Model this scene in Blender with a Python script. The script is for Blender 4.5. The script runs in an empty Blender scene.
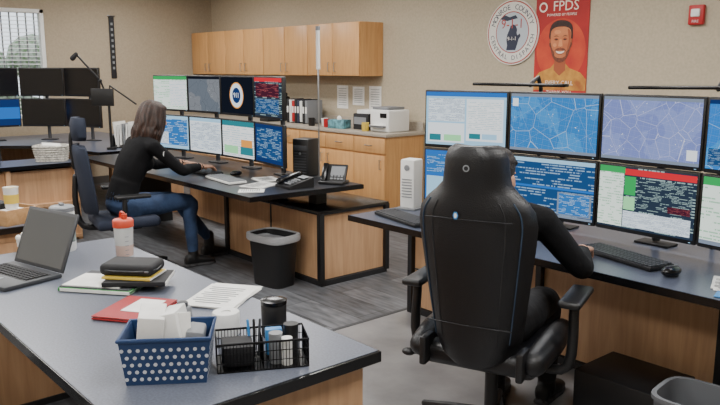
import bpy, bmesh, math, random
import numpy as np
from mathutils import Vector, Matrix, Euler
from mathutils.kdtree import KDTree
random.seed(7)
rad=math.radians
def lin(c):
    out=[]
    for v in c[:3]:
        v=v/255.0
        out.append(v/12.92 if v<=0.04045 else ((v+0.055)/1.055)**2.4)
    return (*out,1.0)
# ---------------------------------------------------------------- materials
def newmat(name):
    m=bpy.data.materials.new(name); m.use_nodes=True
    nt=m.node_tree; nt.nodes.clear()
    o=nt.nodes.new('ShaderNodeOutputMaterial')
    return m,nt,o
def pbr(name,col,rough=0.5,metal=0.0,var=0.0,scale=20,bump=0.0,bscale=60,stretch=None,col2=None,spec=0.5,detail=4,trans=0.0):
    m,nt,o=newmat(name)
    b=nt.nodes.new('ShaderNodeBsdfPrincipled'); nt.links.new(b.outputs[0],o.inputs[0])
    b.inputs['Base Color'].default_value=lin(col)
    b.inputs['Roughness'].default_value=rough; b.inputs['Metallic'].default_value=metal
    b.inputs['Specular IOR Level'].default_value=spec; b.inputs['Transmission Weight'].default_value=trans
    tc=nt.nodes.new('ShaderNodeTexCoord')
    mp=nt.nodes.new('ShaderNodeMapping'); nt.links.new(tc.outputs['Object'],mp.inputs[0])
    if stretch: mp.inputs['Scale'].default_value=stretch
    if var>0 or col2:
        n=nt.nodes.new('ShaderNodeTexNoise'); n.inputs['Scale'].default_value=scale; n.inputs['Detail'].default_value=detail
        nt.links.new(mp.outputs[0],n.inputs[0])
        r=nt.nodes.new('ShaderNodeValToRGB')
        c2=col2 if col2 else tuple(max(0,v*(1-var)) for v in col)
        c1=col if col2 else tuple(min(255,v*(1+var*0.5)) for v in col)
        r.color_ramp.elements[0].position=0.35; r.color_ramp.elements[1].position=0.65
        r.color_ramp.elements[0].color=lin(c2); r.color_ramp.elements[1].color=lin(c1)
        nt.links.new(n.outputs['Fac'],r.inputs[0]); nt.links.new(r.outputs[0],b.inputs['Base Color'])
    if bump>0:
        n2=nt.nodes.new('ShaderNodeTexNoise'); n2.inputs['Scale'].default_value=bscale; n2.inputs['Detail'].default_value=5
        nt.links.new(mp.outputs[0],n2.inputs[0])
        bp=nt.nodes.new('ShaderNodeBump'); bp.inputs['Strength'].default_value=bump; bp.inputs['Distance'].default_value=0.01
        nt.links.new(n2.outputs['Fac'],bp.inputs['Height']); nt.links.new(bp.outputs[0],b.inputs['Normal'])
    return m
def emit(name,col,s=1.0):
    m,nt,o=newmat(name)
    e=nt.nodes.new('ShaderNodeEmission'); e.inputs[0].default_value=lin(col); e.inputs[1].default_value=s
    nt.links.new(e.outputs[0],o.inputs[0]); return m
def mathn(nt,op,a,b=None):
    n=nt.nodes.new('ShaderNodeMath'); n.operation=op
    for i,v in enumerate((a,b)):
        if v is None: continue
        if isinstance(v,(int,float)): n.inputs[i].default_value=v
        else: nt.links.new(v,n.inputs[i])
    return n.outputs[0]
def mixc(nt,fac,a,b):
    mx=nt.nodes.new('ShaderNodeMix'); mx.data_type='RGBA'
    nt.links.new(fac,mx.inputs['Factor'])
    for k,v in (('A',a),('B',b)):
        if isinstance(v,tuple): mx.inputs[k].default_value=v
        else: nt.links.new(v,mx.inputs[k])
    return mx.outputs['Result']
def emit_text(name,bg,fg,rows=20,dens=0.5,cols=30,s=1.0,k=.75):
    m,nt,o=newmat(name)
    uv=nt.nodes.new('ShaderNodeTexCoord'); sp=nt.nodes.new('ShaderNodeSeparateXYZ'); nt.links.new(uv.outputs['UV'],sp.inputs[0])
    v=mathn(nt,'MULTIPLY',sp.outputs[1],rows); fr=mathn(nt,'FRACT',v); fl=mathn(nt,'FLOOR',v)
    row=mathn(nt,'GREATER_THAN',fr,0.55)
    def nz(c,off):
        cb=nt.nodes.new('ShaderNodeCombineXYZ')
        nt.links.new(mathn(nt,'MULTIPLY',sp.outputs[0],c),cb.inputs[0]); nt.links.new(mathn(nt,'MULTIPLY',fl,7.31+off),cb.inputs[1])
        n=nt.nodes.new('ShaderNodeTexNoise'); n.inputs['Scale'].default_value=1.0; n.inputs['Detail'].default_value=0
        nt.links.new(cb.outputs[0],n.inputs[0]); return n.outputs['Fac']
    on=mathn(nt,'MULTIPLY',mathn(nt,'GREATER_THAN',nz(cols*.16,0),1.0-dens),mathn(nt,'GREATER_THAN',nz(cols*2,3),.38))
    out=mixc(nt,mathn(nt,'MULTIPLY',mathn(nt,'MULTIPLY',row,on),k),lin(bg),lin(fg))
    e=nt.nodes.new('ShaderNodeEmission'); nt.links.new(out,e.inputs[0]); e.inputs[1].default_value=s
    nt.links.new(e.outputs[0],o.inputs[0]); return m
def emit_map(name,bg,bg2,line,s=1.0,scale=5,off=0):
    m,nt,o=newmat(name)
    uv=nt.nodes.new('ShaderNodeTexCoord'); mp=nt.nodes.new('ShaderNodeMapping'); nt.links.new(uv.outputs['UV'],mp.inputs[0])
    mp.inputs['Scale'].default_value=(1.7,1,1); mp.inputs['Location'].default_value=(off,off*0.37,0)
    n=nt.nodes.new('ShaderNodeTexNoise'); n.inputs['Scale'].default_value=1.3; n.inputs['Detail'].default_value=3; nt.links.new(mp.outputs[0],n.inputs[0])
    cur=mixc(nt,mathn(nt,'GREATER_THAN',n.outputs['Fac'],0.52),lin(bg),lin(bg2))
    for rot,bw,bh,k in ((.12,.13,.10,.25),(.12,.04,.034,.10),(-.5,.5,.44,.4)):
        mq=nt.nodes.new('ShaderNodeMapping'); nt.links.new(mp.outputs[0],mq.inputs[0]); mq.inputs['Rotation'].default_value=(0,0,rot)
        b=nt.nodes.new('ShaderNodeTexBrick'); nt.links.new(mq.outputs[0],b.inputs[0]); b.inputs['Scale'].default_value=1; b.inputs['Brick Width'].default_value=bw; b.inputs['Row Height'].default_value=bh
        b.inputs['Mortar Size'].default_value=.0018; b.inputs['Mortar Smooth'].default_value=.3; b.offset=.0
        cur=mixc(nt,mathn(nt,'MULTIPLY',b.outputs['Fac'],k),cur,lin(line))
    v=nt.nodes.new('ShaderNodeTexVoronoi'); v.feature='DISTANCE_TO_EDGE'; v.inputs['Scale'].default_value=scale*.35; v.inputs['Randomness'].default_value=1
    nt.links.new(mp.outputs[0],v.inputs['Vector'])
    cur=mixc(nt,mathn(nt,'MULTIPLY',mathn(nt,'LESS_THAN',v.outputs['Distance'],.006),.7),cur,lin(line))
    v=nt.nodes.new('ShaderNodeTexVoronoi'); v.inputs['Scale'].default_value=16; nt.links.new(mp.outputs[0],v.inputs['Vector'])
    n2=nt.nodes.new('ShaderNodeTexNoise'); n2.inputs['Scale'].default_value=2.6; nt.links.new(mp.outputs[0],n2.inputs[0])
    dots=mathn(nt,'MULTIPLY',mathn(nt,'LESS_THAN',v.outputs['Distance'],0.12),mathn(nt,'GREATER_THAN',n2.outputs['Fac'],.58))
    cur=mixc(nt,dots,cur,lin((225,232,236)))
    e=nt.nodes.new('ShaderNodeEmission'); nt.links.new(cur,e.inputs[0]); e.inputs[1].default_value=s
    nt.links.new(e.outputs[0],o.inputs[0]); return m
def wood(name,c1,c2,rough=0.45,axis='z'):
    m,nt,o=newmat(name)
    b=nt.nodes.new('ShaderNodeBsdfPrincipled'); nt.links.new(b.outputs[0],o.inputs[0]); b.inputs['Roughness'].default_value=rough
    tc=nt.nodes.new('ShaderNodeTexCoord'); mp=nt.nodes.new('ShaderNodeMapping'); nt.links.new(tc.outputs['Object'],mp.inputs[0])
    mp.inputs['Scale'].default_value={'z':(14,14,1.2),'x':(1.2,14,14),'y':(14,1.2,14)}[axis]
    n=nt.nodes.new('ShaderNodeTexNoise'); n.inputs['Scale'].default_value=2.2; n.inputs['Detail'].default_value=6; n.inputs['Distortion'].default_value=0.6
    nt.links.new(mp.outputs[0],n.inputs[0])
    r=nt.nodes.new('ShaderNodeValToRGB'); r.color_ramp.elements[0].position=0.3; r.color_ramp.elements[1].position=0.7
    r.color_ramp.elements[0].color=lin(c2); r.color_ramp.elements[1].color=lin(c1)
    nt.links.new(n.outputs['Fac'],r.inputs[0]); nt.links.new(r.outputs[0],b.inputs['Base Color']); return m

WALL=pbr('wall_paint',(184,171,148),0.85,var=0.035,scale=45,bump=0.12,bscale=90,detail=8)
WALL_SHADED=pbr('wall_paint_left_shaded',(168,154,132),0.85,var=0.035,scale=45,bump=0.12,bscale=90,detail=8)  # same tan as the other walls, with the left wall's shading darkened into the colour
CEIL=pbr('ceiling_tile',(225,222,215),0.9,var=0.05,scale=60)
MAPLE=wood('maple_cabinet',(212,162,106),(194,142,88),0.4)
OAK=wood('console_wood',(200,160,122),(178,138,102),0.45)
BLK=pbr('black_plastic',(20,20,22),0.45,bump=0.05,bscale=300)
BLKG=pbr('black_gloss',(14,14,16),0.22)
BLKM=pbr('black_matte',(28,28,31),0.7)
DKG=pbr('dark_grey_plastic',(58,60,64),0.5)
GRY=pbr('grey_plastic',(125,128,132),0.5)
SILV=pbr('silver_metal',(175,178,182),0.3,metal=0.9)
CHROME=pbr('chrome',(200,200,205),0.12,metal=1.0)
WHT=pbr('white_plastic',(228,228,225),0.45)
PAPER=pbr('paper',(235,234,230),0.8,var=0.04,scale=15)
SLATE=pbr('slate_laminate',(98,103,116),0.34,var=0.10,scale=140,detail=6)
DESKB=pbr('dark_laminate',(42,44,50),0.3,var=0.10,scale=120)
DESKR=pbr('blue_grey_laminate',(80,86,102),0.3,var=0.1,scale=120)
LEATH=pbr('black_leather',(15,15,18),0.42,bump=0.2,bscale=220)
FABN=pbr('navy_mesh_fabric',(34,42,60),0.85,bump=0.4,bscale=350)
BLUE=pbr('blue_trim',(60,130,190),0.4)
PIPE=pbr('seam_piping',(40,58,78),0.5)
SKIN=pbr('skin',(205,155,128),0.5,var=0.06,scale=25)
LIP=pbr('lips',(168,92,88),0.45)
EYEW=pbr('eye_white',(235,232,228),0.25)
IRIS=pbr('iris',(50,34,24),0.2)
HAIR=pbr('brown_hair',(66,42,30),0.45,col2=(32,20,14),scale=12,stretch=(6,6,1),bump=0.5,bscale=60)
HAIRM=pbr('dark_hair',(48,38,32),0.6,col2=(28,22,18),scale=40,bump=0.6,bscale=150)
BTOP=pbr('black_sweater',(11,11,14),0.85,bump=0.5,bscale=22,var=0.2,scale=12,spec=.25)
JEAN=pbr('blue_denim',(54,76,112),0.85,col2=(36,54,84),scale=9,bump=0.45,bscale=30)
TROU=pbr('black_trousers',(22,22,26),0.85,bump=0.5,bscale=25)
SHOE=pbr('shoe_black',(18,18,20),0.5)
SOLE=pbr('shoe_sole',(60,60,62),0.7)
RED=pbr('red',(178,30,34),0.5)
DRED=pbr('dark_red_folder',(158,34,38),0.6)
GREEN=pbr('green_folder',(58,140,70),0.6)
YEL=pbr('yellow',(220,190,80),0.6)
BASKET=pbr('blue_basket',(36,62,104),0.5)
BASKH=pbr('basket_hole_white',(200,204,212),0.6)

# ---------------------------------------------------------------- geometry
def g_ell(c,r,R=None,seg=18,rings=11):
    vs=[];fs=[]
    R=R or Matrix.Identity(3); c=Vector(c)
    vs.append(c+R@Vector((0,0,r[2])))
    for i in range(1,rings):
        t=math.pi*i/rings
        for j in range(seg):
            a=2*math.pi*j/seg
            vs.append(c+R@Vector((r[0]*math.sin(t)*math.cos(a),r[1]*math.sin(t)*math.sin(a),r[2]*math.cos(t))))
    vs.append(c+R@Vector((0,0,-r[2])))
    for j in range(seg): fs.append((0,1+j,1+(j+1)%seg))
    for i in range(rings-2):
        for j in range(seg):
            a=1+i*seg+j;b=1+i*seg+(j+1)%seg
            fs.append((a,a+seg,b+seg,b))
    L=len(vs)-1;s=1+(rings-2)*seg
    for j in range(seg): fs.append((L,s+(j+1)%seg,s+j))
    return vs,fs
def g_rings(rings,cap=True):
    n=len(rings[0]);vs=[Vector(p) for r in rings for p in r];fs=[]
    for i in range(len(rings)-1):
        for j in range(n):
            fs.append((i*n+j,i*n+(j+1)%n,(i+1)*n+(j+1)%n,(i+1)*n+j))
    if cap:
        for k,i in ((0,0),(1,len(rings)-1)):
            c=sum((Vector(p) for p in rings[i]),Vector())/n; vs.append(c);ci=len(vs)-1
            for j in range(n):
                fs.append((ci,i*n+(j+1)%n,i*n+j) if k==0 else (ci,i*n+j,i*n+(j+1)%n))
    return vs,fs
def g_tube(pts,rr,n=12,round_=True,sub=0):
    pts=[Vector(p) for p in pts]
    if not isinstance(rr,(list,tuple)): rr=[rr]*len(pts)
    rr=list(rr)
    if sub:
        np_=[];nr=[]
        for i in range(len(pts)-1):
            p0=pts[max(i-1,0)];p1=pts[i];p2=pts[i+1];p3=pts[min(i+2,len(pts)-1)]
            for k in range(sub):
                t=k/sub
                np_.append(0.5*((2*p1)+(p2-p0)*t+(2*p0-5*p1+4*p2-p3)*t*t+(3*p1-p0-3*p2+p3)*t**3)); nr.append(rr[i]*(1-t)+rr[i+1]*t)
        np_.append(pts[-1]);nr.append(rr[-1]);pts,rr=np_,nr
    T=[]
    for i in range(len(pts)):
        a=pts[max(i-1,0)];b=pts[min(i+1,len(pts)-1)]
        d=(b-a); T.append(d.normalized() if d.length>1e-9 else Vector((0,0,1)))
    up=Vector((0,0,1)) if abs(T[0].z)<0.9 else Vector((1,0,0))
    u=(up-T[0]*up.dot(T[0])).normalized()
    rings=[]
    def ring(p,t,u,r):
        v=t.cross(u); return [p+u*math.cos(2*math.pi*j/n)*r+v*math.sin(2*math.pi*j/n)*r for j in range(n)]
    if round_:
        for k in (0.97,0.75,0.4): rings.append(ring(pts[0]-T[0]*rr[0]*k,T[0],u,rr[0]*math.sqrt(1-k*k)))
    for i,p in enumerate(pts):
        if i>0:
            u=(u-T[i]*u.dot(T[i])); u.normalize()
        rings.append(ring(p,T[i],u,rr[i]))
    if round_:
        for k in (0.4,0.75,0.97): rings.append(ring(pts[-1]+T[-1]*rr[-1]*k,T[-1],u,rr[-1]*math.sqrt(1-k*k)))
    return g_rings(rings)
def g_loft(secs,n=24,p=2.0):
    rings=[]
    for c,U,V in secs:
        c=Vector(c);U=Vector(U);V=Vector(V);r=[]
        for j in range(n):
            a=2*math.pi*j/n;ca,sa=math.cos(a),math.sin(a)
            x=math.copysign(abs(ca)**(2/p),ca);y=math.copysign(abs(sa)**(2/p),sa)
            r.append(c+U*x+V*y)
        rings.append(r)
    return g_rings(rings)
class MB:
    def __init__(s): s.v=[];s.f=[];s.m=[];s.sm=[];s.uv=[];s.mats=[]
    def mi(s,m):
        if m not in s.mats: s.mats.append(m)
        return s.mats.index(m)
    def geo(s,vf,mat,smooth=True,M=None,uvs=None,mlist=None):
        vs,fs=vf;o=len(s.v)
        s.v+= [tuple(M@Vector(p)) if M is not None else tuple(p) for p in vs]
        k=s.mi(mat) if mat else 0
        for i,f in enumerate(fs):
            s.f.append(tuple(o+a for a in f)); s.m.append(mlist[i] if mlist is not None else k); s.sm.append(smooth)
            s.uv.append(uvs[i] if uvs else None)
        return s
    def box(s,c,d,mat,r=(0,0,0),bev=0.0,seg=2,M=None):
        bm=bmesh.new(); bmesh.ops.create_cube(bm,size=1)
        for v in bm.verts: v.co=Vector((v.co.x*d[0],v.co.y*d[1],v.co.z*d[2]))
        if bev>0: bmesh.ops.bevel(bm,geom=bm.edges[:],offset=min(bev,min(d)*0.45),segments=seg,affect='EDGES',profile=0.5)
        X=Matrix.Translation(Vector(c))@Euler(r).to_matrix().to_4x4()
        if M is not None: X=M@X
        bm.verts.index_update()
        vs=[v.co.copy() for v in bm.verts];fs=[tuple(v.index for v in f.verts) for f in bm.faces];bm.free()
        return s.geo((vs,fs),mat,bev>0,X)
    def cyl(s,c,r,h,mat,r2=None,rot=(0,0,0),n=28,M=None):
        r2=r if r2 is None else r2
        rings=[[Vector((a*math.cos(2*math.pi*j/n),a*math.sin(2*math.pi*j/n),z)) for j in range(n)] for a,z in [(r,-h/2),(r2,h/2)]]
        X=Matrix.Translation(Vector(c))@Euler(rot).to_matrix().to_4x4()
        if M is not None: X=M@X
        return s.geo(g_rings(rings),mat,True,X)
    def lathe(s,c,prof,mat,n=32,M=None,cap=True):
        rings=[[Vector((a*math.cos(2*math.pi*j/n),a*math.sin(2*math.pi*j/n),z)) for j in range(n)] for a,z in prof]
        X=Matrix.Translation(Vector(c))
        if M is not None: X=M@X
        return s.geo(g_rings(rings,cap),mat,True,X)
    def tube(s,pts,r,mat,n=10,sub=0,M=None,round_=True): return s.geo(g_tube(pts,r,n,round_,sub),mat,True,M)
    def ell(s,c,r,mat,R=None,M=None,seg=18,rings=11): return s.geo(g_ell(c,r,R,seg,rings),mat,True,M)
    def quad(s,p,mat,M=None): return s.geo((p,[(0,1,2,3)]),mat,False,M,uvs=[[(0,0),(1,0),(1,1),(0,1)]])
    def poly(s,P,z,mat,M): return s.geo(([Vector((a,b,z)) for a,b in P],[tuple(range(len(P)))]),mat,False,M)
    def prism(s,poly,z0,z1,mat,M=None,smooth=False):
        n=len(poly);vs=[Vector((x,y,z0)) for x,y in poly]+[Vector((x,y,z1)) for x,y in poly]
        fs=[tuple(range(n))[::-1],tuple(range(n,2*n))]+[(j,(j+1)%n,n+(j+1)%n,n+j) for j in range(n)]
        return s.geo((vs,fs),mat,smooth,M)
    def disc(s,c,rx,ry,mat,M,n=32,a0=0,a1=2*math.pi):
        k=n if a1-a0>6.2 else n-1
        vs=[Vector((c[0]+rx*math.cos(a0+(a1-a0)*j/k),c[1]+ry*math.sin(a0+(a1-a0)*j/k),c[2])) for j in range(n)]
        return s.geo((vs,[tuple(range(n))]),mat,False,M)
    def text(s,txt,size,mat,M,align='CENTER'):
        cu=bpy.data.curves.new('t','FONT');cu.body=txt;cu.size=size;cu.align_x=align;cu.align_y='CENTER';cu.resolution_u=2;cu.extrude=0.0005
        ob=bpy.data.objects.new('t',cu);bpy.context.scene.collection.objects.link(ob)
        dg=bpy.context.evaluated_depsgraph_get();me=bpy.data.meshes.new_from_object(ob.evaluated_get(dg))
        vs=[v.co.copy() for v in me.vertices];fs=[tuple(p.vertices) for p in me.polygons]
        if vs: s.geo((vs,fs),mat,False,M)
        bpy.data.meshes.remove(me);bpy.data.objects.remove(ob);bpy.data.curves.remove(cu)
        return s
    def done(s,name,loc=(0,0,0),rz=0,recalc=True):
        me=bpy.data.meshes.new(name);me.from_pydata(s.v,[],s.f)
        for m in s.mats: me.materials.append(m)
        me.polygons.foreach_set('material_index',s.m);me.polygons.foreach_set('use_smooth',s.sm)
        if any(u for u in s.uv):
            l=me.uv_layers.new(name='UVMap')
            for p,u in zip(me.polygons,s.uv):
                if u:
                    for k,li in enumerate(p.loop_indices): l.data[li].uv=u[k]
        if recalc:
            bm=bmesh.new();bm.from_mesh(me);bmesh.ops.recalc_face_normals(bm,faces=bm.faces[:]);bm.to_mesh(me);bm.free()
        me.update()
        try: me.set_sharp_from_angle(angle=rad(42))
        except Exception: pass
        ob=bpy.data.objects.new(name,me);bpy.context.scene.collection.objects.link(ob)
        ob.location=loc;ob.rotation_euler=(0,0,rz)
        return ob

# ---------------------------------------------------------------- camera
cam=bpy.data.cameras.new('camera');co=bpy.data.objects.new('camera',cam);bpy.context.scene.collection.objects.link(co)
co.location=(0,0,1.6);co.rotation_euler=(rad(90-10.3),0,rad(49.2));cam.lens=37;cam.sensor_width=36;cam.clip_start=0.05
bpy.context.scene.camera=co

# ---------------------------------------------------------------- room
X0,X1,Y0,Y1,H=-10.23,2.6,-2.6,5.85,2.8
MB().box(((X0+X1)/2,Y1+0.06,H/2),(X1-X0+0.24,0.12,H),WALL).done('wall_back')
WY0,WY1,WZ0,WZ1=1.75,3.36,0.95,2.35
w=MB()
w.box((X0-0.06,(Y0+WY0)/2,H/2),(0.12,WY0-Y0,H),WALL_SHADED).box((X0-0.06,(Y1+WY1)/2,H/2),(0.12,Y1-WY1,H),WALL_SHADED)
w.box((X0-0.06,(WY0+WY1)/2,WZ0/2),(0.12,WY1-WY0,WZ0),WALL_SHADED).box((X0-0.06,(WY0+WY1)/2,(WZ1+H)/2),(0.12,WY1-WY0,H-WZ1),WALL_SHADED)
w.done('wall_left')
MB().box((X1+0.06,(Y0+Y1)/2,H/2),(0.12,Y1-Y0,H),WALL).done('wall_right')
MB().box(((X0+X1)/2,Y0-0.06,H/2),(X1-X0,0.12,H),WALL).done('wall_front')
c=MB().box(((X0+X1)/2,(Y0+Y1)/2,H+0.05),(X1-X0+.2,Y1-Y0+.2,0.1),CEIL)
for i in range(21): c.box((X0+0.3+i*0.61,(Y0+Y1)/2,H-0.002),(0.02,Y1-Y0,0.006),WHT)
for i in range(14): c.box(((X0+X1)/2,Y0+0.3+i*0.61,H-0.002),(X1-X0,0.02,0.006),WHT)
c.done('ceiling')
m,nt,o=newmat('floor_planks')
b=nt.nodes.new('ShaderNodeBsdfPrincipled');nt.links.new(b.outputs[0],o.inputs[0])
tc=nt.nodes.new('ShaderNodeTexCoord')
br=nt.nodes.new('ShaderNodeTexBrick');nt.links.new(tc.outputs['Object'],br.inputs[0])
br.inputs['Scale'].default_value=1.0;br.inputs['Brick Width'].default_value=1.0;br.inputs['Row Height'].default_value=0.25
br.inputs['Mortar Size'].default_value=0.004;br.inputs['Color1'].default_value=lin((70,72,76));br.inputs['Color2'].default_value=lin((104,106,110));br.inputs['Mortar'].default_value=lin((60,61,64))
n=nt.nodes.new('ShaderNodeTexNoise');n.inputs['Scale'].default_value=5;n.inputs['Detail'].default_value=9;mp=nt.nodes.new('ShaderNodeMapping');mp.inputs['Scale'].default_value=(1,5,1)
nt.links.new(tc.outputs['Object'],mp.inputs[0]);nt.links.new(mp.outputs[0],n.inputs[0])
r=nt.nodes.new('ShaderNodeValToRGB');r.color_ramp.elements[0].position=0.3;r.color_ramp.elements[1].position=0.7;r.color_ramp.elements[0].color=(0.45,0.45,0.45,1);r.color_ramp.elements[1].color=(1.35,1.35,1.35,1)
nt.links.new(n.outputs['Fac'],r.inputs[0])
mm=nt.nodes.new('ShaderNodeMix');mm.data_type='RGBA';mm.blend_type='MULTIPLY';mm.inputs['Factor'].default_value=1
nt.links.new(br.outputs['Color'],mm.inputs['A']);nt.links.new(r.outputs[0],mm.inputs['B'])
nt.links.new(mm.outputs['Result'],b.inputs['Base Color']);b.inputs['Roughness'].default_value=0.5
FLD=m
FLL=pbr('floor_light_vinyl',(146,145,146),0.30,col2=(118,118,120),scale=3.5,detail=9,bump=0.05,bscale=40)
f=MB().box(((X0-3.42)/2,(Y0+Y1)/2,-0.05),(-3.42-X0,Y1-Y0,0.1),FLD).box(((X1-3.42)/2,(Y0+Y1)/2,-0.05),(X1+3.42,Y1-Y0,0.1),FLL)
f.box((-3.42,(Y0+Y1)/2,0.0005),(0.03,Y1-Y0,0.003),DKG)
f.done('floor')
BB=pbr('baseboard_vinyl',(60,56,52),0.6)
MB().box(((X0+X1)/2,Y1-0.006,0.05),(X1-X0,0.012,0.1),BB).done('baseboard_back')
MB().box((X0+0.006,(Y0+Y1)/2,0.05),(0.012,Y1-Y0,0.1),BB).done('baseboard_left')
w=MB()
yc=(WY0+WY1)/2;zc=(WZ0+WZ1)/2
for y in (WY0+0.025,WY1-0.025): w.box((X0-0.03,y,zc),(0.1,0.05,WZ1-WZ0),WHT,bev=0.004)
for z in (WZ0+0.025,WZ1-0.025): w.box((X0-0.03,yc,z),(0.1,WY1-WY0,0.05),WHT,bev=0.004)
for k in range(1,16): w.box((X0-0.06,WY0+k*(WY1-WY0)/16,zc),(0.016,0.016,WZ1-WZ0),GRY)
for k in range(1,28): w.box((X0-0.03,yc,WZ0+k*(WZ1-WZ0)/28),(0.035,WY1-WY0-0.1,0.003),WHT,r=(0,rad(12),0))
w.done('window_1')
HED=pbr('hedge_leaf',(96,120,84),0.9,col2=(180,188,178),scale=14,bump=0.5,bscale=20)
h=MB()
for i in range(90):
    h.ell((X0-3+random.uniform(-.3,.3),random.uniform(-2,6),random.uniform(0.1,3.0)),(0.4,0.45,0.4),HED,seg=9,rings=6)
h.done('hedge_outside')
MB().box((X0-6,2,-0.1),(11.5,20,0.05),pbr('grass',(110,130,90),0.9,var=.2)).done('ground_outside')
EL=emit('light_panel',(255,252,246),4.0)
for x in (-8.6,-6.0,-3.4,-0.8):
    for y in (-1.0,1.6,4.1):
        l=MB().box((0,0,0),(1.2,0.6,0.03),WHT,bev=.004).box((0,0,-0.017),(1.12,0.52,0.004),EL)
        l.done('ceiling_light_fixture',(x,y,H-0.02))
        la=bpy.data.lights.new('ceiling_light','AREA');la.shape='RECTANGLE';la.size=1.15;la.size_y=0.55;la.energy=50;la.color=(1,0.98,0.95)
        lo=bpy.data.objects.new('ceiling_light_lamp',la);bpy.context.scene.collection.objects.link(lo);lo.location=(x,y,H-0.06)
la=bpy.data.lights.new('sun','SUN');la.energy=1.5;la.angle=0.05
lo=bpy.data.objects.new('sun',la);bpy.context.scene.collection.objects.link(lo);lo.rotation_euler=(rad(40),0,rad(30));lo.location=(-14,3,6)
wd=bpy.data.worlds.new('sky');bpy.context.scene.world=wd;wd.use_nodes=True
wd.node_tree.nodes['Background'].inputs[0].default_value=(0.85,0.92,1,1);wd.node_tree.nodes['Background'].inputs[1].default_value=2.0

# ---------------------------------------------------------------- cabinets
def cab_front(mb,xa,xb,y,z0,z1,mat,nd,handle='low'):
    wd_=(xb-xa)/nd
    for i in range(nd):
        cx=xa+wd_*(i+.5)
        mb.box((cx,y-0.01,(z0+z1)/2),(wd_-0.008,0.02,z1-z0-0.008),mat,bev=0.002)
        hx=cx+(wd_*0.38 if i%2==0 else -wd_*0.38)
        hz=z0+0.1 if handle=='low' else (z1-0.1 if handle=='high' else (z0+z1)/2)
        if handle=='mid': mb.tube([(cx-.05,y-0.022,hz),(cx-.05,y-.045,hz),(cx+.05,y-.045,hz),(cx+.05,y-0.022,hz)],0.005,SILV,n=6)
        else: mb.tube([(hx,y-0.022,hz-.05),(hx,y-.045,hz-.05),(hx,y-.045,hz+.05),(hx,y-0.022,hz+.05)],0.005,SILV,n=6)
c=MB();UX=-6.37;XW=X0+.012
c.box(((XW+UX)/2+0.005,5.675,1.81),(UX-XW-0.01,0.338,0.6),MAPLE)
cab_front(c,XW+0.01,UX,5.505,1.51,2.11,MAPLE,8)
c.done('upper_wall_cabinet')
c=MB();LX=-5.69
c.box(((XW+LX)/2+.005,5.555,0.49),(LX-XW-0.01,0.56,0.78),MAPLE).box(((XW+LX)/2,5.59,0.05),(LX-XW-0.05,0.48,0.1),BLKM)
cab_front(c,XW+0.01,LX,5.275,0.70,0.87,MAPLE,9,'mid')
cab_front(c,XW+0.01,LX,5.275,0.11,0.69,MAPLE,9,'high')
CTR=pbr('counter_laminate',(172,162,148),0.4,var=.1,scale=100)
c.box(((XW+LX)/2+.015,5.54,0.90),(LX-XW+0.03,0.58,0.035),CTR,bev=.004)
c.box(((XW+LX)/2,5.825,0.965),(LX-XW,0.018,0.1),CTR)
c.done('base_cabinet_counter')

# ---------------------------------------------------------------- wall decor
def MW(x,z,y=Y1-0.004): return Matrix.Translation((x,y,z))@Matrix.Rotation(rad(90),4,'X')
def flat(name,col,r=0.6): return pbr(name,col,r)
M=MW(-4.53,1.935);s=MB();R_=0.305
NAVY=flat('sign_navy',(38,44,66));SWH=flat('sign_white',(225,222,214));SR=flat('sign_red',(170,60,50))
s.cyl((0,0,.008),R_,0.016,SWH,n=64,M=M);s.disc((0,0,.0165),R_*.97,R_*.97,SR,M,64);s.disc((0,0,.0172),R_*.93,R_*.93,SWH,M,64)
s.disc((0,0,.0179),R_*.64,R_*.64,SR,M,64);s.disc((0,0,.0186),R_*.61,R_*.61,flat('sign_center',(186,194,202)),M,64)
P=[(-.5,-.9),(.35,-.9),(.5,-.5),(.62,-.1),(.78,.1),(.7,.3),(.5,.15),(.42,.3),(.45,.6),(.3,.85),(.1,.95),(-.15,.85),(-.3,.5),(-.45,.2),(-.5,-.2),(-.42,-.55)]
s.poly([(a*.13,-.05+b*.13) for a,b in P],.0193,NAVY,M)
P=[(-.9,.2),(-.5,.45),(-.1,.3),(.4,.42),(.6,.2),(.1,.12),(-.3,.05)]
s.poly([(-.02+a*.14,.10+b*.14) for a,b in P],.0196,NAVY,M)
s.text('9-1-1',.125,SR,M@Matrix.Translation((0,.075,.0205)));s.text('9-1-1',.05,SWH,M@Matrix.Translation((0,-.06,.0205)))
def arc(mb,txt,r,a_mid,da,size,mat,M,z,flip=False):
    n=len(txt)
    for i,ch in enumerate(txt):
        a=a_mid+(-(i-(n-1)/2)*da if not flip else (i-(n-1)/2)*da)
        T=M@Matrix.Translation((r*math.cos(a),r*math.sin(a),z))@Matrix.Rotation(a-(math.pi/2 if not flip else -math.pi/2),4,'Z')
        if ch!=' ': mb.text(ch,size,mat,T)
arc(s,'MONROE COUNTY',R_*.77,math.pi/2,0.2,.07,NAVY,M,.0185)
arc(s,'CENTRAL DISPATCH',R_*.79,-math.pi/2,0.185,.062,NAVY,M,.0185,True)
s.done('round_wall_sign')
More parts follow.
